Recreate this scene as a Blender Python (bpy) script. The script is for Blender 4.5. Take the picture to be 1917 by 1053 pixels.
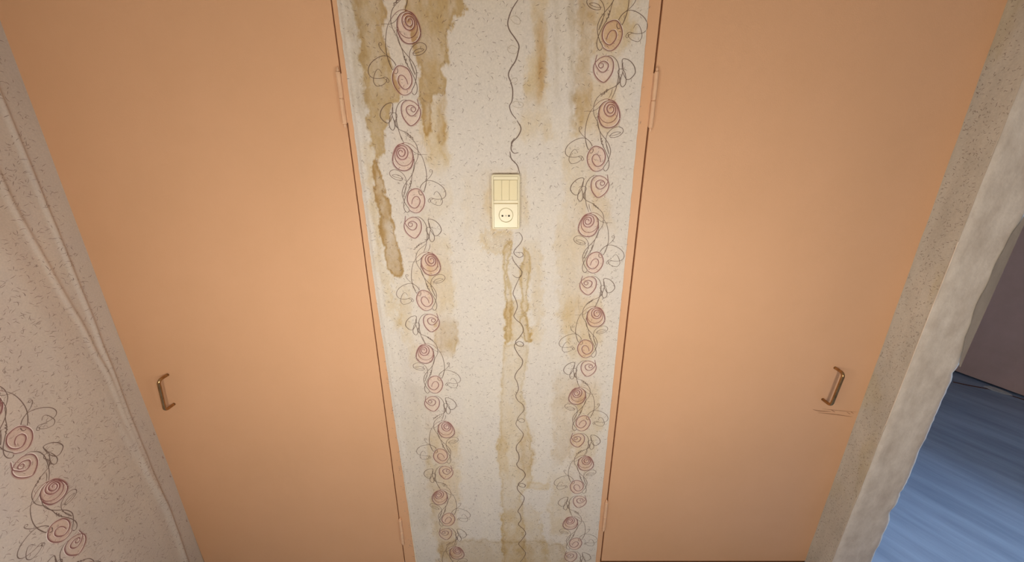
import bpy, bmesh, math, random
import numpy as np
from mathutils import Vector

for o in list(bpy.data.objects):
    bpy.data.objects.remove(o)
scn = bpy.context.scene
COL = scn.collection

# ------------------------------------------------------------------ camera, world, lights, exposure
FPX = 692.0
TILT = math.atan(.338)
CT, ST = math.cos(TILT), math.sin(TILT)
CD, CH = 1.027, 1.51                       # distance from the door wall, height of the lens
cam_d = bpy.data.cameras.new('camera')
cam = bpy.data.objects.new('camera', cam_d)
COL.objects.link(cam)
cam_d.sensor_fit = 'HORIZONTAL'
cam_d.sensor_width = 36.0
cam_d.lens = FPX / 1917 * 36.0
cam_d.clip_start = .02
cam_d.shift_x = 1.5 / 1917
cam.location = (0, -CD, CH)
cam.rotation_euler = (math.pi / 2 - TILT, 0, 0)
scn.camera = cam

w = bpy.data.worlds.new('world')
scn.world = w
w.use_nodes = True
w.node_tree.nodes['Background'].inputs[0].default_value = (.35, .5, .9, 1)
w.node_tree.nodes['Background'].inputs[1].default_value = .6


def light(name, kind, loc, power, color, size=.1, rot=(0, 0, 0), size_y=None):
    l = bpy.data.lights.new(name, kind)
    l.energy = power
    l.color = color
    if kind == 'AREA':
        l.size = size
        if size_y:
            l.shape = 'RECTANGLE'
            l.size_y = size_y
    else:
        l.shadow_soft_size = size
    o = bpy.data.objects.new(name, l)
    o.location = loc
    o.rotation_euler = rot
    COL.objects.link(o)
    return o


light('fill_left', 'POINT', (-.50, -.86, 1.08), 11.3, (1, .965, .87), .04)  # added side light, spreads the brightness sideways over the doors
light('lamp_middle', 'POINT', (-.06, -.87, 1.13), 8.0, (1, .965, .87), .03)
light('fill_right', 'POINT', (.58, -.86, 1.08), 11.3, (1, .965, .87), .04)  # its counterpart on the right, likewise added
light('fill_warm', 'POINT', (.0, -2.1, 1.25), 4.8, (1, .62, .38), .15)  # added warm fill behind the camera, no fixture of the corridor
# daylight outside the next room's window, in the wall at the far right
light('daylight', 'AREA', (4.30, .37, 1.95), 190.0, (.44, .66, 1.0), 1.2, (0, math.radians(58), math.radians(20.3)), .8)

scn.view_settings.view_transform = 'Standard'
scn.view_settings.look = 'None'
scn.view_settings.exposure = 0.0
scn.view_settings.gamma = 1.0
scn.view_settings.use_curve_mapping = False


# ------------------------------------------------------------------ helpers
def ray(x, y):
    u = (x - 957) / FPX
    v = (y - 526.5) / FPX
    return u, CT - v * ST, -ST - v * CT


def back(x, y, Y=0.0):                     # point of the photo -> (X, Z) on the door wall
    a, b, e = ray(x, y)
    t = (Y + CD) / b
    return a * t, CH + e * t


def side(x, y, X):                         # point of the photo -> (Y, Z) on a side wall
    a, b, e = ray(x, y)
    t = X / a
    return -CD + b * t, CH + e * t


def smooth(a, b, x):
    t = np.clip((x - a) / (b - a), 0, 1)
    return t * t * (3 - 2 * t)


_rng = np.random.RandomState(7)
_LAT = _rng.rand(256, 256)


def vnoise(x, y):
    xi = np.floor(x).astype(int)
    yi = np.floor(y).astype(int)
    fx = x - xi
    fy = y - yi
    fx = fx * fx * (3 - 2 * fx)
    fy = fy * fy * (3 - 2 * fy)
    g = lambda i, j: _LAT[i % 256, j % 256]
    return ((g(xi, yi) * (1 - fx) + g(xi + 1, yi) * fx) * (1 - fy) +
            (g(xi, yi + 1) * (1 - fx) + g(xi + 1, yi + 1) * fx) * fy)


def fbm(x, y, n=4):                        # about -1..1
    s = 0
    a = 1.0
    tot = 0
    for k in range(n):
        s = s + a * (vnoise(x * 2 ** k + 17.3 * k, y * 2 ** k + 5.1 * k) - .5) * 2
        tot += a
        a *= .55
    return s / tot


def catmull(P, step=.0022, closed=False):
    P = [np.array(p, float) for p in P]
    if len(P) < 3:
        n = max(2, int(np.linalg.norm(P[1] - P[0]) / step))
        return np.array([P[0] + (P[1] - P[0]) * i / n for i in range(n + 1)])
    Q = [2 * P[0] - P[1]] + P + [2 * P[-1] - P[-2]]
    out = []
    for i in range(1, len(Q) - 2):
        p0, p1, p2, p3 = Q[i - 1], Q[i], Q[i + 1], Q[i + 2]
        n = max(2, int(np.linalg.norm(p2 - p1) / step))
        for k in range(n):
            t = k / n
            out.append(.5 * ((2 * p1) + (-p0 + p2) * t + (2 * p0 - 5 * p1 + 4 * p2 - p3) * t * t +
                             (-p0 + 3 * p1 - 3 * p2 + p3) * t ** 3))
    out.append(P[-1])
    return np.array(out)


def new_mat(name, rough=.6, spec=.3, metal=0.0, color=(.5, .5, .5)):
    m = bpy.data.materials.new(name)
    m.use_nodes = True
    b = m.node_tree.nodes['Principled BSDF']
    b.inputs['Roughness'].default_value = rough
    b.inputs['Specular IOR Level'].default_value = spec
    b.inputs['Metallic'].default_value = metal
    b.inputs['Base Color'].default_value = (*color, 1)
    return m, m.node_tree, b


def noisy(name, c1, c2, scale=(5, 5, 5), detail=6, rough=.6, spec=.3, metal=0.0, bump=.0, bscale=200., contrast=(.3, .7)):
    m, nt, b = new_mat(name, rough, spec, metal)
    tc = nt.nodes.new('ShaderNodeTexCoord')
    mp = nt.nodes.new('ShaderNodeMapping')
    mp.inputs['Scale'].default_value = scale
    no = nt.nodes.new('ShaderNodeTexNoise')
    no.inputs['Scale'].default_value = 1.0
    no.inputs['Detail'].default_value = detail
    no.inputs['Roughness'].default_value = .62
    cr = nt.nodes.new('ShaderNodeValToRGB')
    cr.color_ramp.elements[0].position = contrast[0]
    cr.color_ramp.elements[0].color = (*c1, 1)
    cr.color_ramp.elements[1].position = contrast[1]
    cr.color_ramp.elements[1].color = (*c2, 1)
    L = nt.links.new
    L(tc.outputs['Object'], mp.inputs['Vector'])
    L(mp.outputs['Vector'], no.inputs['Vector'])
    L(no.outputs['Fac'], cr.inputs['Fac'])
    L(cr.outputs['Color'], b.inputs['Base Color'])
    if bump:
        n2 = nt.nodes.new('ShaderNodeTexNoise')
        n2.inputs['Scale'].default_value = bscale
        n2.inputs['Detail'].default_value = 3
        bp = nt.nodes.new('ShaderNodeBump')
        bp.inputs['Strength'].default_value = bump
        bp.inputs['Distance'].default_value = .002
        L(tc.outputs['Object'], n2.inputs['Vector'])
        L(n2.outputs['Fac'], bp.inputs['Height'])
        L(bp.outputs['Normal'], b.inputs['Normal'])
    return m


def paper_mat(name, bump=.35):
    """wallpaper: printed colours come from the mesh, plus a fine paper grain"""
    m, nt, b = new_mat(name, .62, .25)
    L = nt.links.new
    at = nt.nodes.new('ShaderNodeAttribute')
    at.attribute_name = 'print'
    tc = nt.nodes.new('ShaderNodeTexCoord')
    no = nt.nodes.new('ShaderNodeTexNoise')
    no.inputs['Scale'].default_value = 260
    no.inputs['Detail'].default_value = 4
    mr = nt.nodes.new('ShaderNodeMapRange')
    mr.inputs[1].default_value = .3
    mr.inputs[2].default_value = .7
    mr.inputs[3].default_value = .93
    mr.inputs[4].default_value = 1.05
    mx = nt.nodes.new('ShaderNodeVectorMath')
    mx.operation = 'SCALE'
    L(tc.outputs['Object'], no.inputs['Vector'])
    L(no.outputs['Fac'], mr.inputs[0])
    L(at.outputs['Color'], mx.inputs[0])
    L(mr.outputs[0], mx.inputs['Scale'])
    L(mx.outputs[0], b.inputs['Base Color'])
    n2 = nt.nodes.new('ShaderNodeTexNoise')
    n2.inputs['Scale'].default_value = 120
    n2.inputs['Detail'].default_value = 5
    bp = nt.nodes.new('ShaderNodeBump')
    bp.inputs['Strength'].default_value = bump
    bp.inputs['Distance'].default_value = .0015
    L(tc.outputs['Object'], n2.inputs['Vector'])
    L(n2.outputs['Fac'], bp.inputs['Height'])
    L(bp.outputs['Normal'], b.inputs['Normal'])
    return m


M_paper = paper_mat('printed_wallpaper')
M_paint = noisy('peach_paint', (.710, .405, .225), (.750, .430, .245), (3, 3, 3), rough=.50, spec=.35, bump=.12, bscale=330)
M_scr = noisy('scratched_paint', (.30, .13, .06), (.42, .20, .10), (60, 60, 60), rough=.7)
M_gap = noisy('dark_rebate', (.10, .035, .012), (.16, .06, .02), (20, 20, 20), rough=.8)
M_hinge = noisy('painted_hinge', (.72, .43, .26), (.80, .52, .33), (40, 40, 20), rough=.42, spec=.4, bump=.2, bscale=260)
M_brass = noisy('aged_brass', (.30, .17, .075), (.52, .33, .16), (60, 60, 30), rough=.24, metal=1.0, contrast=(.35, .65))
M_ivory = noisy('ivory_plastic', (.84, .75, .52), (.87, .79, .57), (12, 12, 12), rough=.32, spec=.5)
M_key = noisy('yellowed_plastic', (.83, .72, .45), (.86, .76, .50), (15, 15, 15), rough=.34, spec=.5)
M_dark = noisy('dark_hole', (.02, .015, .01), (.03, .02, .012), (9, 9, 9), rough=.8)
M_screw = noisy('screw_metal', (.45, .42, .36), (.6, .56, .48), (90, 90, 90), rough=.4, metal=.8)
M_plaster = noisy('bare_plaster', (.58, .48, .38), (.80, .70, .58), (22, 22, 12), rough=.85, spec=.15, bump=.5, bscale=90)
M_flap = noisy('torn_paper_backing', (.27, .225, .185), (.38, .32, .26), (20, 20, 6), rough=.85, spec=.1, bump=.4, bscale=150)
M_white = noisy('plain_plaster', (.60, .56, .50), (.68, .64, .58), (4, 4, 4), rough=.9, spec=.1)
M_purple = noisy('dusky_wallpaper', (.62, .40, .31), (.70, .46, .37), (7, 7, 7), rough=.85, spec=.1)
M_edge = noisy('peeled_edge', (.74, .66, .54), (.86, .79, .68), (60, 60, 40), rough=.9, spec=.1)
M_scrap = noisy('pale_scrap', (.42, .40, .36), (.55, .52, .48), (30, 30, 30), rough=.9)
M_winf = noisy('window_paint', (.7, .7, .68), (.8, .8, .78), (9, 9, 9), rough=.5)
# floor of the corridor and the next room: worn blue-grey sheet with slanting streaks
M_floor = noisy('streaky_floor', (.19, .235, .31), (.37, .43, .53), (1.3, 9, 1), detail=7, rough=.55, spec=.25, bump=.2, bscale=60, contrast=(.3, .72))
_n = M_floor.node_tree
_mp = _n.nodes['Mapping']
_mr = _n.nodes.new('ShaderNodeMapping')
_mr.inputs['Rotation'].default_value = (0, 0, math.radians(63))
_n.links.new(_n.nodes['Texture Coordinate'].outputs['Object'], _mr.inputs['Vector'])
_n.links.new(_mr.outputs['Vector'], _mp.inputs['Vector'])
M_glass = bpy.data.materials.new('window_glass')
M_glass.use_nodes = True
_n = M_glass.node_tree
_n.nodes.remove(_n.nodes['Principled BSDF'])
_t = _n.nodes.new('ShaderNodeBsdfTransparent')
_g = _n.nodes.new('ShaderNodeBsdfGlossy')
_g.inputs['Roughness'].default_value = .02
_f = _n.nodes.new('ShaderNodeFresnel')
_x = _n.nodes.new('ShaderNodeMixShader')
_n.links.new(_f.outputs[0], _x.inputs[0])
_n.links.new(_t.outputs[0], _x.inputs[1])
_n.links.new(_g.outputs[0], _x.inputs[2])
_n.links.new(_x.outputs[0], _n.nodes['Material Output'].inputs['Surface'])


def link(name, me, mats, parent=None, smooth_=False):
    o = bpy.data.objects.new(name, me)
    COL.objects.link(o)
    for m in (mats if isinstance(mats, (list, tuple)) else [mats]):
        me.materials.append(m)
    if parent:
        o.parent = parent
    if smooth_:
        me.polygons.foreach_set('use_smooth', [True] * len(me.polygons))
    return o


def bm_obj(name, bm, mats, parent=None, smooth_=False):
    me = bpy.data.meshes.new(name)
    bmesh.ops.recalc_face_normals(bm, faces=bm.faces)
    bm.to_mesh(me)
    bm.free()
    return link(name, me, mats, parent, smooth_)


def box(bm, x0, x1, y0, y1, z0, z1, bevel=0.0, seg=2, mi=0):
    r = bmesh.ops.create_cube(bm, size=1.0)
    vs = r['verts']
    for v in vs:
        v.co = Vector((x0 + (v.co.x + .5) * (x1 - x0), y0 + (v.co.y + .5) * (y1 - y0), z0 + (v.co.z + .5) * (z1 - z0)))
    fs = set(f for v in vs for f in v.link_faces)
    for f in fs:
        f.material_index = mi
    if bevel:
        es = set(e for v in vs for e in v.link_edges)
        bmesh.ops.bevel(bm, geom=list(es), offset=bevel, segments=seg, profile=.5, affect='EDGES')
    return bm


def tube(bm, pts, r, n=14, cap=True):
    pts = [Vector(p) for p in pts]
    rings = []
    up = None
    for i, p in enumerate(pts):
        a = pts[max(0, i - 1)]
        b = pts[min(len(pts) - 1, i + 1)]
        t = (b - a).normalized()
        if up is None:
            up = t.orthogonal().normalized()
        up = (up - t * up.dot(t)).normalized()
        s_ = t.cross(up)
        rr = r[i] if isinstance(r, (list, tuple)) else r
        rings.append([bm.verts.new(p + (up * math.cos(2 * math.pi * k / n) + s_ * math.sin(2 * math.pi * k / n)) * rr) for k in range(n)])
    for a, b in zip(rings, rings[1:]):
        for k in range(n):
            bm.faces.new((a[k], a[(k + 1) % n], b[(k + 1) % n], b[k]))
    if cap:
        bm.faces.new(rings[0][::-1])
        bm.faces.new(rings[-1])
    return bm


def struct(o):
    o['kind'] = 'structure'
    return o


# ------------------------------------------------------------------ the printed pattern, digitised once
S_ = 8.777
AX, AZ = back(1115, 592)


def m1(cx, cy):                            # motif point relative to the dense rose's centre
    X, Z = back(1040 + cx / S_, 560 + cy / S_)
    return X - AX, Z - AZ


def m2(cx, cy):
    X, Z = back(1040 + cx / S_, 660 + cy / S_)
    return X - AX, Z - AZ


# strokes: (points, width mm, strength, kind)   kind 'i' grey-brown ink, 'r' rose ink, 'f' faint
ST1 = [
    ([(640, 125), (720, 145), (775, 210), (803, 300), (795, 370), (745, 425), (680, 448), (610, 447), (550, 415), (517, 350), (512, 280), (532, 210), (580, 158), (645, 136)], 2.6, 'r', 1),
    ([(440, 215), (520, 150), (600, 120), (665, 125), (730, 160), (775, 210)], 1.3, 'r', 0),
    ([(310, 260), (370, 258), (430, 258), (500, 230), (545, 185), (600, 148), (660, 136)], 1.2, 'i', 0),
    ([(700, 0), (680, 60), (650, 108)], 1.2, 'i', 0),
    ([(630, 0), (590, 35), (540, 65), (480, 120), (448, 190), (443, 270), (465, 330), (500, 385)], 1.4, 'i', 0),
    ([(535, 205), (512, 270), (500, 330), (497, 400), (520, 470), (560, 530), (620, 595), (660, 650), (683, 720), (672, 780), (640, 850), (600, 900), (584, 925), (612, 958), (650, 930), (665, 870), (645, 790), (605, 710), (570, 650), (548, 590), (538, 520), (518, 450), (505, 380)], 1.6, 'i', 0),
    ([(440, 215), (385, 290), (345, 400), (328, 510), (338, 610), (365, 690), (408, 748), (440, 725), (435, 680), (400, 620), (340, 577), (270, 572), (180, 600), (100, 650), (60, 710), (65, 760), (110, 790), (200, 795), (270, 780), (298, 795), (312, 820), (290, 838), (275, 812), (292, 792)], 1.6, 'i', 0),
    ([(230, 745), (210, 712), (183, 703), (150, 730), (120, 780), (108, 830), (140, 870), (200, 865), (250, 845), (290, 812)], 1.3, 'i', 0),
    ([(200, 795), (240, 790), (285, 815)], 1.0, 'i', 0),
    ([(350, 577), (300, 545), (262, 505), (243, 465), (250, 445), (272, 440), (285, 456), (268, 470), (250, 458)], 1.2, 'i', 0),
    ([(335, 585), (350, 640), (375, 710), (400, 690), (425, 665)], 1.0, 'i', 0),
    ([(660, 760), (632, 690), (620, 620), (622, 560), (655, 500), (720, 455), (790, 440), (845, 460), (852, 500), (805, 543), (735, 565), (672, 560), (695, 522), (760, 500), (820, 507), (775, 528), (700, 545), (655, 540)], 1.4, 'i', 0),
    ([(605, 600), (640, 680), (665, 760)], 1.0, 'i', 0),
    ([(640, 430), (630, 380), (600, 345), (540, 315), (480, 290), (445, 260)], .9, 'f', 0),
    ([(650, 390), (700, 355), (760, 342), (850, 352), (905, 372), (940, 425), (905, 450), (865, 410), (850, 350)], 1.0, 'f', 0),
    ([(870, 330), (885, 280), (930, 242), (990, 235), (1040, 275), (1045, 350)], 1.0, 'f', 0),
    ([(545, 590), (560, 570), (548, 610), (572, 600), (556, 640), (580, 645), (575, 680)], 1.6, 'i', 0),
    # two-ring rose
    ([(545, 850), (535, 805), (500, 764), (455, 765), (427, 810), (440, 860), (490, 900), (550, 890), (598, 840), (607, 770), (572, 700), (500, 668), (440, 675), (384, 730), (358, 800), (375, 880), (430, 942), (495, 960), (560, 940), (592, 915)], 2.1, 'r', 1),
    ([(680, 1040), (700, 990), (760, 948), (850, 942), (930, 940)], .9, 'f', 0),
    ([(720, 930), (735, 870), (780, 835), (860, 790), (930, 770)], .9, 'f', 0),
    ([(880, 825), (830, 820), (797, 865), (820, 912), (880, 930)], .9, 'f', 0),
    ([(375, 0), (368, 60), (378, 130), (405, 200)], .9, 'f', 0),
]
ST2 = [
    # spiral rose
    ([(640, 120), (650, 200), (625, 240), (580, 280), (530, 290), (487, 260), (485, 212), (540, 184), (590, 200), (603, 232), (572, 250), (542, 232), (552, 206), (582, 208)], 2.0, 'r', 1),
    ([(600, 153), (648, 195), (663, 245), (640, 310), (580, 365), (510, 390), (455, 350), (418, 285), (420, 205), (460, 152), (530, 133), (600, 153)], 2.1, 'r', 1),
    ([(520, 133), (450, 135), (385, 178), (345, 245), (335, 320), (340, 400), (355, 480), (390, 565)], 1.5, 'i', 0),
    ([(300, 270), (312, 200), (315, 168), (285, 160), (220, 180), (158, 230), (130, 290), (150, 330), (190, 360), (232, 360), (265, 325), (292, 285)], 1.8, 'i', 0),
    ([(300, 262), (335, 262), (352, 288), (338, 318), (312, 350), (312, 390), (350, 430)], 1.3, 'i', 0),
    ([(305, 205), (288, 280), (303, 350), (300, 408), (268, 437), (235, 410), (235, 362), (262, 295), (292, 262)], 1.6, 'i', 0),
    ([(240, 275), (290, 258), (340, 265)], 1.0, 'i', 0),
    ([(345, 325), (320, 360), (340, 420), (430, 460), (510, 510)], 1.3, 'i', 0),
    ([(440, 462), (465, 470), (455, 485), (490, 488), (482, 505), (520, 510), (510, 522), (530, 530)], 1.7, 'i', 0),
    ([(665, 160), (720, 150), (780, 158), (802, 195), (780, 240), (735, 262), (690, 250)], .9, 'f', 0),
    ([(640, 450), (648, 530), (625, 600), (590, 660)], .9, 'f', 0),
]


def spiral(cx0, cy0, cx1, cy1, r0, r1, turns, a0):
    n = int(turns * 16)
    return [(cx0 + (cx1 - cx0) * i / n + math.cos(a0 + turns * 2 * math.pi * i / n) * (r0 + (r1 - r0) * i / n),
             cy0 + (cy1 - cy0) * i / n + math.sin(a0 + turns * 2 * math.pi * i / n) * (r0 + (r1 - r0) * i / n) * .98) for i in range(n + 1)]


MOTIF = []
for pts, wd, kd, hl in ST1:
    MOTIF.append(([m1(*p) for p in pts], wd, kd, hl))
MOTIF.append(([m1(*p) for p in spiral(686, 232, 668, 243, 20, 98, 2.35, math.pi)], 2.2, 'r', 1))
MOTIF.append(([m1(*p) for p in spiral(664, 252, 655, 280, 100, 138, .8, -1.9)], 1.6, 'r', 0))
for pts, wd, kd, hl in ST2:
    MOTIF.append(([m2(*p) for p in pts], wd, kd, hl))
# blush discs: centre, radii, rose tint
BLUSH = []


def blush(f, cx, cy, rx, ry, k):
    x, z = f(cx, cy)
    x2, _ = f(cx + rx, cy)
    _, z2 = f(cx, cy + ry)
    BLUSH.append((x, z, abs(x2 - x), abs(z2 - z), k))


blush(m1, 657, 286, 146, 162, (1.0, .86, .84))
blush(m1, 684, 240, 92, 95, (1.0, .90, .93))
blush(m1, 484, 815, 124, 146, (1.02, .86, .81))
blush(m1, 485, 830, 60, 70, (1.0, .95, .94))
blush(m2, 540, 262, 122, 128, (1.02, .91, .87))
GLOW = [(m1(600, 500), .075, .11), (m2(500, 420), .06, .10)]


def unit_anchor(k, A, step):
    """k-th rose unit of a column; A lists the measured anchors from the top, extended by the step"""
    if 0 <= k < len(A):
        return A[k]
    if k < 0:
        j = k % 2
        return (A[j][0], A[j][1] + step * (j - k))
    j = len(A) - 2 + (k - len(A)) % 2
    return (A[j][0], A[j][1] - step * (k - j))


COL_R = [back(*p) for p in [(1140, 212), (1102, 420), (1115, 592), (1081, 740), (1096, 866), (1068, 978)]]
COL_L = [back(*p) for p in [(765, 50), (755, 293), (806, 493), (796, 661), (835, 803), (824, 928), (855, 1034)]]
UNITS = []                                 # (X, Z, mirror sign, vertical scale)
for A, n0, n1, st in ((COL_R, -3, 7, .2815), (COL_L, -3, 7, .2925)):
    for k in range(n0, n1):
        x, z = unit_anchor(k, A, st)
        UNITS.append((x, z, 1 if k % 2 == 0 else -1, st / .2823))
UNITS_SIDE = []
for y0 in (-.2787, -.775):
    for k in range(-7, 4):
        sg = 1 if k % 2 == 0 else -1
        UNITS_SIDE.append((y0 - (0 if sg > 0 else .034), .672 - .289 * k, sg, .289 / .2823))

# central scribble ribbon, digitised in photo pixels
def cp(ox, oy, pts):
    return [back(ox + x / 3.761, oy + y / 3.761) for x, y in pts]


SQ = [
    (cp(900, 0, [(270, -10), (225, 60), (203, 110), (190, 170), (205, 220), (240, 270), (268, 320), (264, 365), (245, 430), (210, 485), (195, 530), (212, 582), (225, 640), (220, 710), (203, 750), (218, 800), (250, 840)]), 2.2, 'i'),
    (cp(900, 0, [(255, 850), (283, 905), (262, 960), (222, 1005), (214, 1053), (235, 1080), (265, 1075)]), 2.2, 'i'),
    (cp(900, 260, [(205, 90), (215, 140), (255, 185), (275, 245)]), 2.1, 'i'),
    (cp(900, 260, [(240, 665), (272, 662), (293, 700), (275, 740), (240, 780), (235, 808), (268, 835), (297, 822), (288, 800), (242, 800)]), 1.6, 'i'),
    (cp(900, 260, [(220, 825), (232, 860), (262, 900), (289, 935), (280, 970), (250, 976), (222, 955)]), 1.6, 'i'),
    (cp(900, 520, [(282, -20), (240, 70), (228, 115), (245, 150), (258, 200), (245, 240), (233, 270), (255, 300), (285, 325), (300, 370), (275, 415), (245, 450), (258, 475), (290, 483), (301, 465), (272, 448), (242, 465), (238, 490), (265, 540), (294, 580), (286, 622), (255, 660), (240, 700), (256, 735), (265, 785), (247, 828), (262, 865), (295, 892), (304, 930), (268, 975), (260, 1000), (290, 1018), (309, 1005), (286, 990), (256, 1005)]), 1.8, 'i'),
    (cp(900, 773, [(256, 48), (248, 78), (270, 110), (299, 148), (284, 190), (255, 225), (250, 258), (268, 292), (268, 330), (253, 360), (268, 386), (300, 408), (313, 438), (290, 475), (264, 498), (276, 516), (305, 522), (313, 506), (286, 494), (262, 508), (258, 535), (280, 565), (306, 596), (290, 642), (262, 690), (276, 712), (283, 750), (265, 783), (298, 815), (316, 848), (290, 890), (267, 920), (290, 950), (315, 985), (300, 1020), (268, 1060)]), 2.1, 'i'),
    (cp(900, 0, [(203, 130), (240, 114), (276, 140), (272, 172), (240, 168), (208, 135)]), 1.3, 's'),
    (cp(900, 0, [(265, 345), (220, 322), (190, 345), (200, 370), (240, 380), (264, 358)]), 1.3, 's'),
    (cp(900, 0, [(210, 582), (225, 555), (252, 552), (256, 570), (235, 586), (212, 580)]), 1.2, 's'),
    (cp(900, 0, [(218, 730), (250, 714), (296, 730), (296, 752), (255, 760), (220, 742)]), 1.2, 's'),
    (cp(900, 0, [(222, 862), (238, 856), (246, 864), (232, 870), (222, 862)]), 1.0, 's'),
    (cp(900, 260, [(222, 52), (215, 30), (238, -5)]), 1.8, 'i'),
    (cp(900, 520, [(245, 250), (290, 232), (312, 246), (282, 260), (242, 250)]), 1.2, 's'),
    (cp(900, 520, [(292, 582), (258, 569), (235, 583), (260, 602), (292, 594)]), 1.3, 's'),
    (cp(900, 520, [(250, 718), (268, 703), (286, 713), (268, 725), (250, 720)]), 1.2, 's'),
    (cp(900, 520, [(252, 818), (290, 802), (320, 812), (300, 827), (255, 822)]), 1.3, 's'),
    (cp(900, 773, [(298, 150), (265, 141), (247, 154), (268, 167), (298, 157)]), 1.3, 's'),
    (cp(900, 773, [(258, 265), (282, 254), (291, 268), (265, 276)]), 1.3, 's'),
    (cp(900, 773, [(262, 355), (300, 334), (323, 348), (295, 362), (262, 364)]), 1.3, 's'),
    (cp(900, 773, [(300, 596), (270, 586), (251, 598), (272, 612), (304, 604)]), 1.2, 's'),
    (cp(900, 773, [(262, 700), (285, 682), (300, 690)]), 1.0, 's'),
    (cp(900, 773, [(270, 775), (295, 757), (328, 765)]), 1.0, 's'),
    (cp(900, 773, [(306, 982), (275, 978), (270, 995), (300, 1003)]), 1.0, 's'),
]
# the same scribble goes on above the picture
_up = cp(900, 0, [(270, -10), (225, 60), (203, 110), (190, 170), (205, 220), (240, 270), (268, 320), (264, 365), (245, 430), (210, 485)])
_dz = _up[0][1] - _up[-1][1]
for _k in (1, 2, 3, 4):
    SQ.append(([(x, z + _dz * _k) for x, z in _up], 2.2, 'i'))

# ------------------------------------------------------------------ colours of the wallpaper on the door wall
PAPER = np.array((.735, .665, .575))
PAPER2 = np.array((.690, .630, .575))      # the cooler, lavender tone of the flecked ground


def poly_sd(P, X, Z):
    """signed distance to a polygon, negative inside"""
    P = np.array(P)
    d = np.full(X.shape, 1e9)
    inside = np.zeros(X.shape, bool)
    n = len(P)
    for i in range(n):
        a = P[i]
        b = P[(i + 1) % n]
        e = b - a
        wx = X - a[0]
        wz = Z - a[1]
        t = np.clip((wx * e[0] + wz * e[1]) / (e @ e + 1e-12), 0, 1)
        d = np.minimum(d, (wx - e[0] * t) ** 2 + (wz - e[1] * t) ** 2)
        c = (a[1] > Z) != (b[1] > Z)
        with np.errstate(divide='ignore', invalid='ignore'):
            xx = (b[0] - a[0]) * (Z - a[1]) / (b[1] - a[1] + 1e-12) + a[0]
        inside ^= c & (X < xx)
    return np.where(inside, -np.sqrt(d), np.sqrt(d))


TAN = (.72, .575, .34)
DTAN = (.62, .45, .22)
YEL = (.88, .76, .52)
ORA = (.74, .53, .25)
GRY = (.80, .76, .68)
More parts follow.
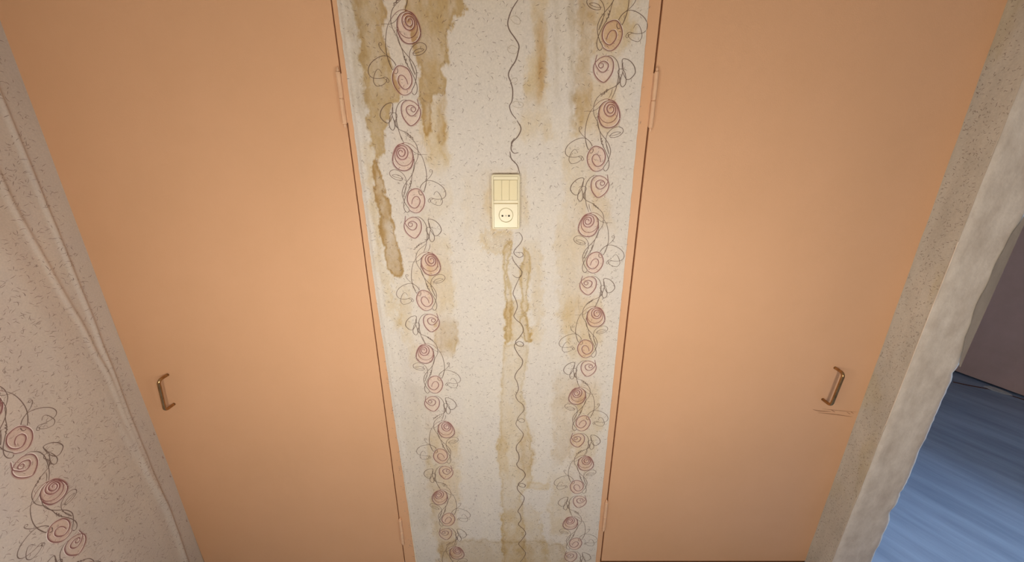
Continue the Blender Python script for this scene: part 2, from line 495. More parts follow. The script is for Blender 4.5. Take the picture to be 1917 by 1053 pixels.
# pixel polygon, tint, opacity, softness (m), ring strength, jaggedness (m)
STAINS = [
    ([(752, -120), (885, -120), (870, 0), (873, 12), (860, 26), (849, 30), (846, 55), (842, 62), (843, 95), (843, 118), (829, 130), (832, 150), (828, 176), (816, 182), (812, 240), (800, 262), (790, 250), (788, 205), (783, 165), (782, 130), (774, 100), (768, 60), (757, 20)], TAN, .97, .004, .35, .006),
    ([(795, 170), (832, 175), (836, 240), (842, 290), (838, 330), (815, 335), (800, 290), (786, 250), (787, 205)], YEL, .9, .010, .25, .006),
    ([(815, 160), (834, 175), (834, 240), (836, 300), (824, 300), (818, 240)], TAN, .6, .006, .2, .004),
    ([(668, -120), (722, -120), (722, 0), (724, 25), (714, 40), (719, 62), (726, 85), (735, 115), (746, 150), (748, 185), (735, 190), (728, 225), (722, 245), (718, 285), (704, 298), (692, 250), (684, 180), (676, 120), (670, 60), (666, 0)], TAN, .93, .005, .3, .006),
    ([(648, -120), (676, -120), (676, 0), (684, 100), (692, 200), (690, 250), (668, 200), (655, 80), (645, 0)], GRY, .7, .012, .0, .008),
    ([(696, 300), (706, 300), (716, 330), (722, 362), (735, 398), (738, 430), (748, 470), (756, 508), (748, 520), (724, 505), (716, 450), (708, 400), (700, 350)], DTAN, .80, .0035, .45, .005),
    ([(680, 250), (704, 290), (712, 400), (724, 500), (742, 560), (752, 640), (744, 640), (724, 560), (706, 480), (692, 380)], YEL, .65, .012, .0, .008),
    ([(745, 515), (762, 530), (770, 600), (790, 690), (775, 700), (752, 610)], YEL, .5, .014, .0, .008),
    # under the switch
    ([(940, 470), (951, 450), (962, 452), (958, 480), (950, 500), (955, 530), (960, 556), (960, 600), (958, 640), (946, 642), (941, 588), (948, 570), (941, 540), (941, 500)], YEL, .55, .004, .8, .004),
    ([(978, 462), (990, 470), (995, 515), (993, 540), (988, 556), (991, 608), (993, 640), (980, 640), (972, 600), (978, 560), (972, 520), (976, 490)], YEL, .55, .004, .8, .004),
    ([(948, 568), (962, 560), (978, 562), (991, 575), (992, 610), (990, 640), (962, 636), (946, 640), (941, 600)], YEL, .55, .006, .31, .006),
    ([(950, 560), (962, 570), (962, 600), (947, 610), (943, 588)], YEL, .4, .006, .2, .005),
    ([(955, 470), (978, 470), (975, 560), (957, 555)], YEL, .30, .008, .0, .005),
    ([(905, 430), (962, 432), (960, 460), (950, 476), (922, 478), (902, 466)], YEL, .55, .006, .3, .010),
    ([(968, 450), (1010, 440), (1020, 560), (1012, 660), (998, 660), (1000, 560)], YEL, .55, .010, .1, .008),
    ([(941, 645), (937, 700), (935, 780), (932, 825), (928, 848), (931, 870), (936, 905), (938, 960), (940, 1020), (940, 1200), (985, 1200), (985, 1010), (978, 930), (996, 900), (1000, 850), (990, 800), (978, 740), (990, 690), (988, 645)], YEL, .50, .005, .36, .005),
    ([(934, 800), (950, 795), (953, 900), (937, 905), (930, 850)], YEL, .45, .008, .2, .005),
    ([(975, 790), (1000, 800), (1002, 870), (985, 905), (970, 880)], TAN, .30, .010, .2, .006),
    ([(936, 960), (985, 940), (1010, 960), (1030, 1053), (1050, 1200), (936, 1200), (940, 980)], YEL, .5, .006, .25, .008),
    ([(822, 1012), (870, 1008), (940, 1010), (1000, 1008), (1060, 1020), (1062, 1200), (820, 1200)], TAN, .42, .010, .31, .008),
    ([(985, 902), (1028, 905), (1030, 918), (985, 914)], YEL, .5, .005, .3, .004),
    # streaks right of the scribble
    ([(1005, 20), (1022, 20), (1020, 80), (1016, 200), (1004, 200), (1004, 100)], ORA, .75, .008, .0, .003),
    ([(998, -120), (1030, -120), (1024, 60), (1018, 205), (980, 205), (985, 140), (998, 90)], YEL, .85, .010, .0, .005),
    ([(975, 195), (1020, 190), (1030, 260), (1000, 275), (975, 262)], YEL, .5, .016, .0, .008),
    ([(1060, -120), (1080, -120), (1076, 100), (1074, 250), (1066, 250), (1066, 100)], GRY, .8, .006, .0, .004),
    ([(1035, -120), (1045, -120), (1046, 200), (1040, 200)], GRY, .55, .006, .0, .004),
    ([(1082, -120), (1112, -120), (1112, 20), (1108, 100), (1104, 200), (1096, 250), (1072, 255), (1078, 120)], TAN, .75, .008, .0, .006),
    ([(1112, -120), (1195, -120), (1182, 0), (1184, 60), (1158, 118), (1112, 140), (1108, 60)], YEL, .8, .012, .1, .008),
    ([(1100, 140), (1150, 150), (1160, 240), (1125, 262), (1090, 270), (1070, 255)], YEL, .75, .012, .1, .008),
    ([(1060, 250), (1112, 255), (1118, 330), (1100, 420), (1062, 430), (1052, 330)], YEL, .5, .012, .0, .008),
    ([(1042, 390), (1100, 430), (1100, 520), (1085, 640), (1050, 650), (1040, 520)], YEL, .45, .014, .0, .010),
    ([(1100, 330), (1140, 380), (1150, 440), (1110, 420)], YEL, .5, .010, .1, .006),
    ([(1062, 540), (1128, 560), (1128, 640), (1090, 690), (1060, 680), (1052, 620)], YEL, .6, .010, .1, .008),
    ([(1040, 690), (1085, 700), (1090, 760), (1065, 860), (1035, 880), (1034, 780)], TAN, .38, .010, .1, .010),
    ([(1085, 700), (1120, 700), (1125, 800), (1100, 900), (1070, 860), (1080, 780)], YEL, .5, .014, .0, .008),
    ([(1030, 880), (1075, 880), (1062, 1000), (1028, 1010)], YEL, .45, .010, .1, .008),
    # left rose column, lower
    ([(806, 430), (838, 440), (850, 520), (852, 590), (812, 600), (800, 520)], YEL, .6, .008, .1, .006),
    ([(812, 588), (856, 590), (858, 620), (856, 660), (838, 672), (815, 650), (812, 630)], TAN, .72, .005, .25, .006),
    ([(770, 440), (806, 470), (810, 560), (778, 560)], YEL, .3, .014, .0, .008),
    ([(745, 700), (800, 720), (830, 860), (815, 990), (778, 1000), (755, 820)], GRY, .35, .020, .0, .010),
    ([(800, 790), (858, 800), (862, 900), (852, 1053), (820, 1053), (800, 900)], YEL, .5, .010, .15, .008),
    ([(782, 430), (838, 330), (850, 380), (800, 440)], YEL, .3, .012, .0, .008),
    ([(865, 300), (918, 300), (918, 470), (870, 460)], YEL, .22, .016, .0, .010),
    ([(906, 308), (988, 306), (988, 440), (908, 442)], YEL, .45, .008, .15, .006),
]
STAINS_W = [([back(*p) for p in P], np.array(t), a, s, r, j) for P, t, a, s, r, j in STAINS]


def paper_base(X, Z, units):
    """the clean printed ground with the blush under each rose"""
    n = fbm(X * 22, Z * 14, 3)[..., None]
    C = PAPER + (PAPER2 - PAPER) * np.clip(.55 + .5 * n, 0, 1)
    for (ux, uz, sg, sc) in units:
        if uz > Z.max() + .2 or uz < Z.min() - .2:
            continue
        near = (abs(Z - uz + .08) < .28)
        if not near.any():
            continue
        x_ = X[near]
        z_ = Z[near]
        c_ = C[near]
        for (g, rx, rz) in GLOW:
            q = ((x_ - ux - sg * g[0]) / rx) ** 2 + ((z_ - uz - g[1] * sc) / rz) ** 2
            k = (np.exp(-q * 1.6) * .35)[:, None]
            c_ = c_ * (1 - k) + c_ * np.array((1.04, .94, .85)) * k
        for (bx, bz, rx, rz, tint) in BLUSH:
            q = np.sqrt(((x_ - ux - sg * bx) / rx) ** 2 + ((z_ - uz - bz * sc) / (rz * sc)) ** 2)
            k = (smooth(1.06, .96, q) * (.55 + .35 * np.clip(q, 0, 1)))[:, None]
            c_ = c_ * (1 - k) + c_ * np.array(tint) * 1.02 * k
        C[near] = c_
    return C


def back_color(X, Z):
    C = paper_base(X, Z, UNITS)
    w1 = fbm(X * 60, Z * 34, 4)
    w2 = fbm(X * 260 + 9, Z * 170, 3)
    var = fbm(X * 30 + 40, Z * 16 + 3, 4)
    fine = fbm(X * 90 + 4, Z * 40 + 31, 3)
    for P, tint, a, soft, ring, jag in STAINS_W:
        A = np.array(P)
        x0, z0 = A.min(0) - .05
        x1, z1 = A.max(0) + .05
        m = (X > x0) & (X < x1) & (Z > z0) & (Z < z1)
        if not m.any():
            continue
        sd = poly_sd(P, X[m], Z[m]) + w1[m] * jag * 2.6 + w2[m] * jag * .7
        k = smooth(soft, -soft, sd)
        if ring < .3:                         # soaked patches fade out above and below
            zt, zb = A[:, 1].max(), A[:, 1].min()
            hh = min(.07, (zt - zb) * .35)
            zz = Z[m] + .03 * var[m]
            k = k * smooth(zt + .01, zt - hh, zz) * smooth(zb - .01, zb + hh, zz)
        body = np.clip(.86 + (.38 if a > .8 else .6) * var[m] + .28 * fine[m], .2, 1.15)
        edge = np.exp(-((sd + soft * 1.3) / .0035) ** 2) * ring
        kk = np.clip(a * k * body + edge * k * .8, 0, 1)[:, None]
        C[m] = C[m] * (1 - kk) + C[m] * tint * kk
        if ring > .3:
            C[m] *= (1 - .16 * (edge * k)[:, None])
    k = (smooth(1.55, 1.95, Z + .06 * fbm(X * 6, Z * 5, 4)) * .5)[..., None]
    C = C * (1 - k) + C * np.array((.97, .91, .80)) * k
    # yellowing overall and dust down the edges of the sheet
    C *= (1 + .035 * fbm(X * 8 + 3, Z * 3.5, 4))[..., None] * np.array((1, 1, 1))
    return C


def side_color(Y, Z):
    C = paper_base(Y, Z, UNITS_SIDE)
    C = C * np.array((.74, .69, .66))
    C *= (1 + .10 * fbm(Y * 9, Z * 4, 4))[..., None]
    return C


def pier_color(Y, Z):
    n = fbm(Y * 30, Z * 8, 4)
    C = np.zeros(Y.shape + (3,))
    C[...] = (.50, .445, .37)
    C *= (1 + .16 * n)[..., None]
    k = smooth(.1, .5, fbm(Y * 12 + 5, Z * 5 + 2, 4))[..., None]
    return C * (1 - k * .5) + C * np.array((.95, .88, .68)) * k * .5


# relief of the papered surfaces, metres out of the wall
EDGE_L = [(0, -.3725), (.64, -.3906), (1.14, -.402), (1.527, -.4041), (1.855, -.4062), (2.6, -.408)]
EDGE_R = [(0, .3321), (.66, .329), (1.14, .328), (1.527, .3258), (1.855, .3215), (2.6, .318)]


def eL(Z): return np.interp(Z, [a for a, b in EDGE_L], [b for a, b in EDGE_L])
def eR(Z): return np.interp(Z, [a for a, b in EDGE_R], [b for a, b in EDGE_R])


def back_relief(X, Z):
    d = X - eL(Z)
    wob = .006 * fbm(Z * 5, Z * 0 + 2, 3)
    r = .0040 * np.exp(-((d - .030 - wob) / .010) ** 2) * smooth(.75, 1.1, Z)
    r += .0060 * np.exp(-((d - .085 - wob * 2 - .05 * (.8 - Z)) / .022) ** 2) * smooth(.05, .3, Z) * smooth(1.15, .8, Z)
    r += .0035 * np.exp(-((d - .012) / .006) ** 2) * smooth(.2, .9, Z) * (1 + .5 * fbm(Z * 30, Z * 0, 3))
    r += .0006 * fbm(X * 16, Z * 9, 4)
    r += .0016 * np.clip(fbm(X * 34 + 2, Z * 26, 3), 0, 1) * np.exp(-((d - .02) / .025) ** 2)
    # puckered paper below the switch
    r += .0012 * fbm(X * 110, Z * 110, 2) * np.exp(-(((X + .03) / .045) ** 2 + ((Z - 1.27) / .03) ** 2))
    return r


def side_relief(Y, Z):
    wob = .012 * fbm(Z * 3.2 + 1, Z * 0 + 7, 3)
    r = .0055 * np.exp(-((Y + .055 + wob * .5) / .0055) ** 2)
    r += .0045 * np.exp(-((Y + .064 + .055 * smooth(.7, 1.5, Z) + wob) / .0065) ** 2) * smooth(.15, .5, Z)
    r += .0035 * np.exp(-((Y + .088 + .5 * wob - .03 * smooth(.9, .3, Z)) / .009) ** 2) * smooth(.9, .6, Z)
    r += .0065 * np.exp(-((Y + .17 + wob * 1.5 + .10 * (Z - 1.2)) / .040) ** 2) * smooth(.8, 1.2, Z)
    r += .0030 * fbm(Y * 7, Z * 2.2, 3)
    return r


def fit_relief(f):
    return f


# ------------------------------------------------------------------ papered surface: grid + printed ribbons in ONE mesh
INK = {'i': np.array((.15, .10, .085)), 'r': np.array((.22, .095, .095)), 'f': np.array((.36, .31, .26)), 's': np.array((.34, .28, .21)), 'k': np.array((.30, .27, .27))}
AL = {'i': .92, 'r': .95, 'f': .22, 's': .48, 'k': .35}


def sheet(name, us, vs, warp, colf, relief, place, strokes, mats, parent=None, extra=None):
    U, V = np.meshgrid(us, vs)
    A, B = warp(U, V)
    Cc = colf(A, B)
    R = relief(A, B)
    co = place(A, B, R)                      # (...,3)
    ny, nx = U.shape
    verts = [co.reshape(-1, 3)]
    cols = [Cc.reshape(-1, 3)]
    i0 = (np.arange(ny - 1)[:, None] * nx + np.arange(nx - 1)[None, :]).ravel()
    faces = [np.stack([i0, i0 + 1, i0 + nx + 1, i0 + nx], 1)]
    off = ny * nx
    pend = []
    amin, amax, bmin, bmax = A.min(), A.max(), B.min(), B.max()
    for pts, width, kind, al, lift, shift, tint in strokes:
        P = np.array(pts)
        if len(P) < 2:
            continue
        keep = (P[:, 0] > amin + .001) & (P[:, 0] < amax - .001) & (P[:, 1] > bmin + .002) & (P[:, 1] < bmax - .002)
        if keep.sum() < 2:
            continue
        T = np.gradient(P, axis=0)
        T /= (np.linalg.norm(T, axis=1, keepdims=True) + 1e-9)
        N = np.stack([-T[:, 1], T[:, 0]], 1)
        n = len(P)
        if shift is not None:                # light rim, pushed to one side
            P = P + np.array(shift)
        if np.isscalar(width):
            t = np.linspace(0, 1, n)
            wv = width * (.55 + .45 * np.sin(np.pi * np.clip(t * 1.0, 0, 1)) ** .5) if kind != 'k' else np.full(n, width)
            # pen pressure: heavier where the stroke runs down
            wv = wv * (.78 + .42 * np.abs(T[:, 1]))
        else:
            wv = width
        a = P + N * wv[:, None] / 2
        b = P - N * wv[:, None] / 2
        pend.append((P, a, b, n, kind, al, lift, tint))
        seg = np.where(keep[:-1] & keep[1:])[0]
        faces.append(np.stack([seg, seg + 1, seg + 1 + n, seg + n], 1) + off)
        off += 2 * n
    if pend:
        AP = np.concatenate([q_[0] for q_ in pend])
        base_all = colf(AP[:, 0], AP[:, 1])
        AA = np.concatenate([q_[1] for q_ in pend])
        AB = np.concatenate([q_[2] for q_ in pend])
        ra_all = relief(AA[:, 0], AA[:, 1])
        rb_all = relief(AB[:, 0], AB[:, 1])
    o0 = 0
    for P, a, b, n, kind, al, lift, tint in pend:
        base = base_all[o0:o0 + n]
        if tint is None:
            col = base * (1 - al) + (INK[kind][None, :] * .45 + base * INK[kind][None, :] * .9) * al
        else:
            col = base * (1 - al) + np.array(tint)[None, :] * al
        pa = place(a[:, 0], a[:, 1], ra_all[o0:o0 + n] + lift)
        pb = place(b[:, 0], b[:, 1], rb_all[o0:o0 + n] + lift)
        verts.append(np.concatenate([pa, pb]))
        cols.append(np.concatenate([col, col]))
        o0 += n
    vv = np.concatenate(verts)
    cc = np.concatenate(cols)
    ff = np.concatenate(faces)
    # one orientation for every face: facing the room
    me = bpy.data.meshes.new(name)
    me.vertices.add(len(vv))
    me.vertices.foreach_set('co', vv.astype(np.float32).ravel())
    me.loops.add(len(ff) * 4)
    me.loops.foreach_set('vertex_index', ff.astype(np.int32).ravel())
    me.polygons.add(len(ff))
    me.polygons.foreach_set('loop_start', np.arange(0, len(ff) * 4, 4, dtype=np.int32))
    me.polygons.foreach_set('loop_total', np.full(len(ff), 4, dtype=np.int32))
    me.update(calc_edges=True)
    me.polygons.foreach_set('use_smooth', [True] * len(ff))
    at = me.color_attributes.new('print', 'FLOAT_COLOR', 'POINT')
    rgba = np.ones((len(vv), 4), np.float32)
    rgba[:, :3] = np.clip(cc, 0, 1)
    at.data.foreach_set('color', rgba.ravel())
    me.validate()
    if extra is not None:                    # solid masonry behind the paper, same object
        bm = bmesh.new()
        bm.from_mesh(me)
        extra(bm)
        bm.to_mesh(me)
        bm.free()
    return link(name, me, mats, parent)


def motif_strokes(units, rgt=1.0, ext=None):
    out = []
    for ui, (ux, uz, sg, sc) in enumerate(units):
        for mi, (pts, wd, kd, hl) in enumerate(MOTIF):
            P = catmull([(ux + sg * x, uz + z * sc) for x, z in pts])
            lift = .00025 + .00001 * mi
            wob = wd * .00096 * rgt
            if hl:
                out.append((P, wob * 1.05, kd, .62, lift - .00008, (-.0015 * sg, .0011), (.86, .76, .70)))
                out.append((P, wob * 2.1, kd, .34, lift - .0001, (.0008 * sg, -.0012), None))
            out.append((P, wob, kd, AL[kd], lift, None, None))
    return out


def flecks(x0, x1, z0, z1, n, seed, ln=(.004, .010), slant=0.0, k=1.0):
    r = random.Random(seed)
    out = []
    for i in range(n):
        x = r.uniform(x0, x1)
        z = r.uniform(z0, z1)
        a = slant + r.choice((0, math.pi)) + r.gauss(0, .7)
        L = r.uniform(*ln)
        cv = r.uniform(-1.8, 1.8)
        p = [(x, z)]
        for k in range(4):
            a += cv / 4
            x += math.cos(a) * L / 4
            z += math.sin(a) * L / 4
            p.append((x, z))
        out.append((np.array(p), np.array([.0003, .0008, .0010, .0008, .0003]) * r.uniform(.7, 1.3), 'i', min(.8, r.uniform(.20, .50) * k), .00015 + .0000001 * (i % 500), None, None))
    return out


# --- door wall: papered pier between the doors, head wall, rough backing
BACK_T = .10
str_back = flecks(-.40, .33, 0.0, 2.48, 4800, 3, k=.25)
str_back += motif_strokes(UNITS)
for P, wd, kd in SQ:
    Q = catmull(P)
    if kd == 's':
        str_back.append((Q + np.array((.0006, -.0010)), wd * .0008, kd, .45, .0004, None, (.80, .72, .58)))
    str_back.append((Q, wd * .00112, kd, AL[kd], .00045, None, None))
# ragged pale cut edge of the paper beside the right frame
_zz = np.linspace(-.015, 2.45, 700)
_e = np.stack([eR(_zz) - .0016 + .0008 * fbm(_zz * 30, _zz * 0 + 9, 3), _zz], 1)
str_back.append((_e, .0011 + .0009 * fbm(_zz * 22, _zz * 0 + 4, 3), 'i', .6, .0004, None, (.86, .76, .66)))
# small plaster nicks and white peeled flecks under the switch
_r = random.Random(5)
for _i in range(46):
    x_, z_ = _r.gauss(-.045, .028), _r.gauss(1.272, .016)
    str_back.append((np.array([(x_, z_), (x_ + .002, z_ + .0016), (x_ + .0035, z_ + .0048)]), np.array([.0004, .0014, .0004]), 'i', .75, .0005, None, (.86, .80, .70)))


def masonry_back(bm):
    n0 = len(bm.faces)
    box(bm, -.395, .312, .0015, .075, -.02, 2.5)
    box(bm, -1.212, 1.161, 0, .075, 2.075, 2.5)
    box(bm, -1.30, 1.305, .075, .14, -.02, 2.5)
    for f in list(bm.faces)[n0:]:
        f.material_index = 1


wb = sheet('wall_back', np.linspace(0, 1, 372), np.linspace(-.02, 2.5, 1261),
           lambda U, V: (eL(V) + U * (eR(V) - eL(V)) + .0012 * fbm(V * 40, V * 0 + 3, 3) * (np.abs(U - .5) > .499), V),
           back_color, back_relief, lambda a, b, r: np.stack([a, -.0022 - r, b], -1), str_back, [M_paper, M_white],
           extra=masonry_back)
struct(wb)

# --- left wall with creased paper
LX = -1.211
ys = np.concatenate([np.linspace(-2.75, -1.0, 60)[:-1], np.linspace(-1.0, -.55, 60)[:-1], np.linspace(-.55, 0.0, 185)])


def masonry_left(bm):
    n0 = len(bm.faces)
    box(bm, LX - .12, LX - .012, -2.85, .14, -.02, 2.5)
    for f in list(bm.faces)[n0:]:
        f.material_index = 1


str_left = flecks(-1.0, -.02, 0, 2.4, 12000, 11, (.005, .014), 0.1, .6)
str_left += motif_strokes(UNITS_SIDE, 1.15)
for (px, py) in ((304, 857), (347, 978), (289, 812), (317, 893)):
    y_, z_ = -.006, side(px, py, LX)[1]
    str_left.append((catmull([(y_, z_ + .006), (y_ - .003, z_), (y_ + .001, z_ - .005)], .001), .002, 'i', .8, .001, None, (.20, .09, .05)))
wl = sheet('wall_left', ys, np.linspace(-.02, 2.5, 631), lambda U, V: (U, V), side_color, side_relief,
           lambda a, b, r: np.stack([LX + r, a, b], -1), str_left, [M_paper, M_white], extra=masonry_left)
struct(wl)

# --- right wall: papered pier, bare-plaster jamb of the opening, header and rest of the wall
RX, JY, RX2 = 1.160, -.087, 1.309


def jamb_part(bm):
    n0 = len(bm.faces)
    r = random.Random(4)
    # jamb: rough plaster face built as a grid, torn outer edge
    nz, nx = 150, 12
    G = []
    for j in range(nz + 1):
        z = -.02 + 2.10 * j / nz
        row = []
        ex = .003 * float(fbm(np.array(z * 14), np.array(2.), 3)) + .0016 * r.uniform(-1, 1)
        for (cz, dep, hw) in ((.355, .012, .018), (.44, .007, .012), (.905, .006, .010), (1.24, .006, .012), (.62, .005, .012)):
            ex -= dep * math.exp(-((z - cz) / hw) ** 2)
        exL = .0013 * float(fbm(np.array(z * 30), np.array(8.), 3))
        for i in range(nx + 1):
            t = i / nx
            x = RX + exL * (1 - t) + t * (RX2 - RX + ex)
            yy = JY + .0009 * float(fbm(np.array(x * 30), np.array(z * 12), 3))
            if i == 0:
                yy += .003
            if i == nx:
                yy += .006
            row.append(bm.verts.new((x, yy, z)))
        G.append(row)
    for j in range(nz):
        for i in range(nx):
            f = bm.faces.new((G[j][i], G[j][i + 1], G[j + 1][i + 1], G[j + 1][i]))
            f.material_index = 2
            f.smooth = True
    # outer skin of the pier towards the next room
    for j in range(nz):
        a, b = G[j][nx], G[j + 1][nx]
        c = bm.verts.new((RX2, .0, b.co.z))
        d = bm.verts.new((RX2, .0, a.co.z))
        bm.faces.new((a, d, c, b)).material_index = 1
    # darker torn paper hanging on along the outer edge of the jamb
    zz = [.93 + i * .014 for i in range(33)]
    prev = None
    for z in zz:
        wd = .004 + .024 * math.sin(math.pi * min(1, max(0, (z - .93) / .45))) ** .7 + .004 * float(fbm(np.array(z * 40), np.array(1.), 2))
        a = bm.verts.new((RX2 - .006 - max(wd, .001), JY - .0035, z))
        b = bm.verts.new((RX2 - .006, JY - .0045, z))
        if prev:
            bm.faces.new((prev[0], prev[1], b, a)).material_index = 3
        prev = (a, b)
    # raised plaster bead along the corner
    n1 = len(bm.faces)
    pts = [(RX - .0004 + .0009 * float(fbm(np.array(z * 9), np.array(4.), 2)), JY + .0005, z) for z in np.linspace(.72, 1.30, 60)]
    tube(bm, pts, .0015, 6)
    for f in list(bm.faces)[n1:]:
        f.material_index = 2
    # solid pier, rest of the wall and the header above the opening
    n2 = len(bm.faces)
    box(bm, RX + .004, RX2 - .002, JY + .012, 0.0, -.02, 2.08)
    box(bm, RX, RX2, -2.85, -1.05, -.02, 2.5)
    box(bm, RX, RX2, -1.05, 0, 2.08, 2.5)
    box(bm, RX2 - .004, RX2, 0, 2.0, -.02, 2.5)
    for f in list(bm.faces)[n2:]:
        f.material_index = 1


str_right = flecks(JY + .003, -.002, 0, 2.08, 1500, 21, (.003, .008), -.4, .4)
wr = sheet('wall_right', np.linspace(JY + .0005, 0, 34), np.linspace(-.02, 2.08, 526), lambda U, V: (U, V), pier_color,
           lambda a, b: .0016 * fbm(a * 20, b * 14, 4) + .0022 * np.exp(-((a + .0) / .012) ** 2),
           lambda a, b, r: np.stack([RX - r, a, b], -1), str_right, [M_paper, M_white, M_plaster, M_flap, M_edge], extra=jamb_part)
struct(wr)

# --- shell
bm = bmesh.new(); box(bm, -1.33, 4.75, -2.97, 2.12, -.10, -.02)
# floor seam beside the far wall
for (p, q, wd) in (([(1784, 716), (1812, 722), (1850, 729), (1885, 739), (1925, 752)], 0, .012),):
    L = []
    for (x, y) in p:
        a, b, e = ray(x, y)
        t = -(CH + .02) / e
        L.append((a * t, -CD + b * t))
    prev = None
    for (x, y) in L:
        v0 = bm.verts.new((x - wd / 2, y - wd / 2, .0015 - .02))
        v1 = bm.verts.new((x + wd / 2, y + wd / 2, .0015 - .02))
        if prev:
            bm.faces.new((prev[0], v0, v1, prev[1])).material_index = 1
        prev = (v0, v1)
struct(bm_obj('floor', bm, [M_floor, M_gap]))
bm = bmesh.new(); box(bm, -1.33, 4.75, -2.97, 2.12, 2.5, 2.6)
struct(bm_obj('ceiling', bm, M_white))
bm = bmesh.new(); box(bm, -1.211, 1.309, -2.97, -2.85, -.02, 2.5)
struct(bm_obj('wall_front', bm, M_white))
# the next room: dusky far wall, end walls, window in the end wall
fa, fb = Vector((3.306, 1.376, 0)), Vector((3.434, 1.030, 0))
fd = (fb - fa).normalized()                 # along the far wall, towards -Y
fang = math.atan2(fd.y, fd.x)
# local x runs along the wall, local y points away from the room
L0, L1 = (2.06 - fa.y) / fd.y, (-2.06 - fa.y) / fd.y
wc = (.17 - fa.y) / fd.y                    # window centre along the wall
bm = bmesh.new()
box(bm, L0, wc - .6, 0, .34, -.006, 2.5); box(bm, wc + .6, L1, 0, .34, -.006, 2.5)
box(bm, wc - .6, wc + .6, 0, .34, -.006, .88); box(bm, wc - .6, wc + .6, 0, .34, 2.18, 2.5)
o = struct(bm_obj('wall_far', bm, [M_purple]))
o.location = fa
o.rotation_euler = (0, 0, fang)
win = bpy.data.objects.new('window_1', None); COL.objects.link(win)
win.location = fa + fd * wc + Vector((-fd.y, fd.x, 0)) * .28 + Vector((0, 0, .88)); win.rotation_euler = (0, 0, fang); struct(win)
bm = bmesh.new()
for (a, b, c, d) in ((-.6, -.54, 0, 1.3), (.54, .6, 0, 1.3), (-.025, .025, .06, 1.24), (-.54, .54, 0, .06), (-.54, .54, 1.24, 1.3)):
    box(bm, a, b, -.03, .03, c, d, .004)
bm_obj('window_frame', bm, M_winf, win)
bm = bmesh.new(); box(bm, -.54, .54, -.004, .004, .06, 1.24)
bm_obj('window_pane', bm, M_glass, win)
bm = bmesh.new(); box(bm, RX2, 4.75, -2.12, -2.0, -.02, 2.5)
struct(bm_obj('wall_near', bm, M_purple))
bm = bmesh.new(); box(bm, RX2 - .004, 3.3, 2.0, 2.12, -.02, 2.5)
struct(bm_obj('wall_end', bm, M_purple))


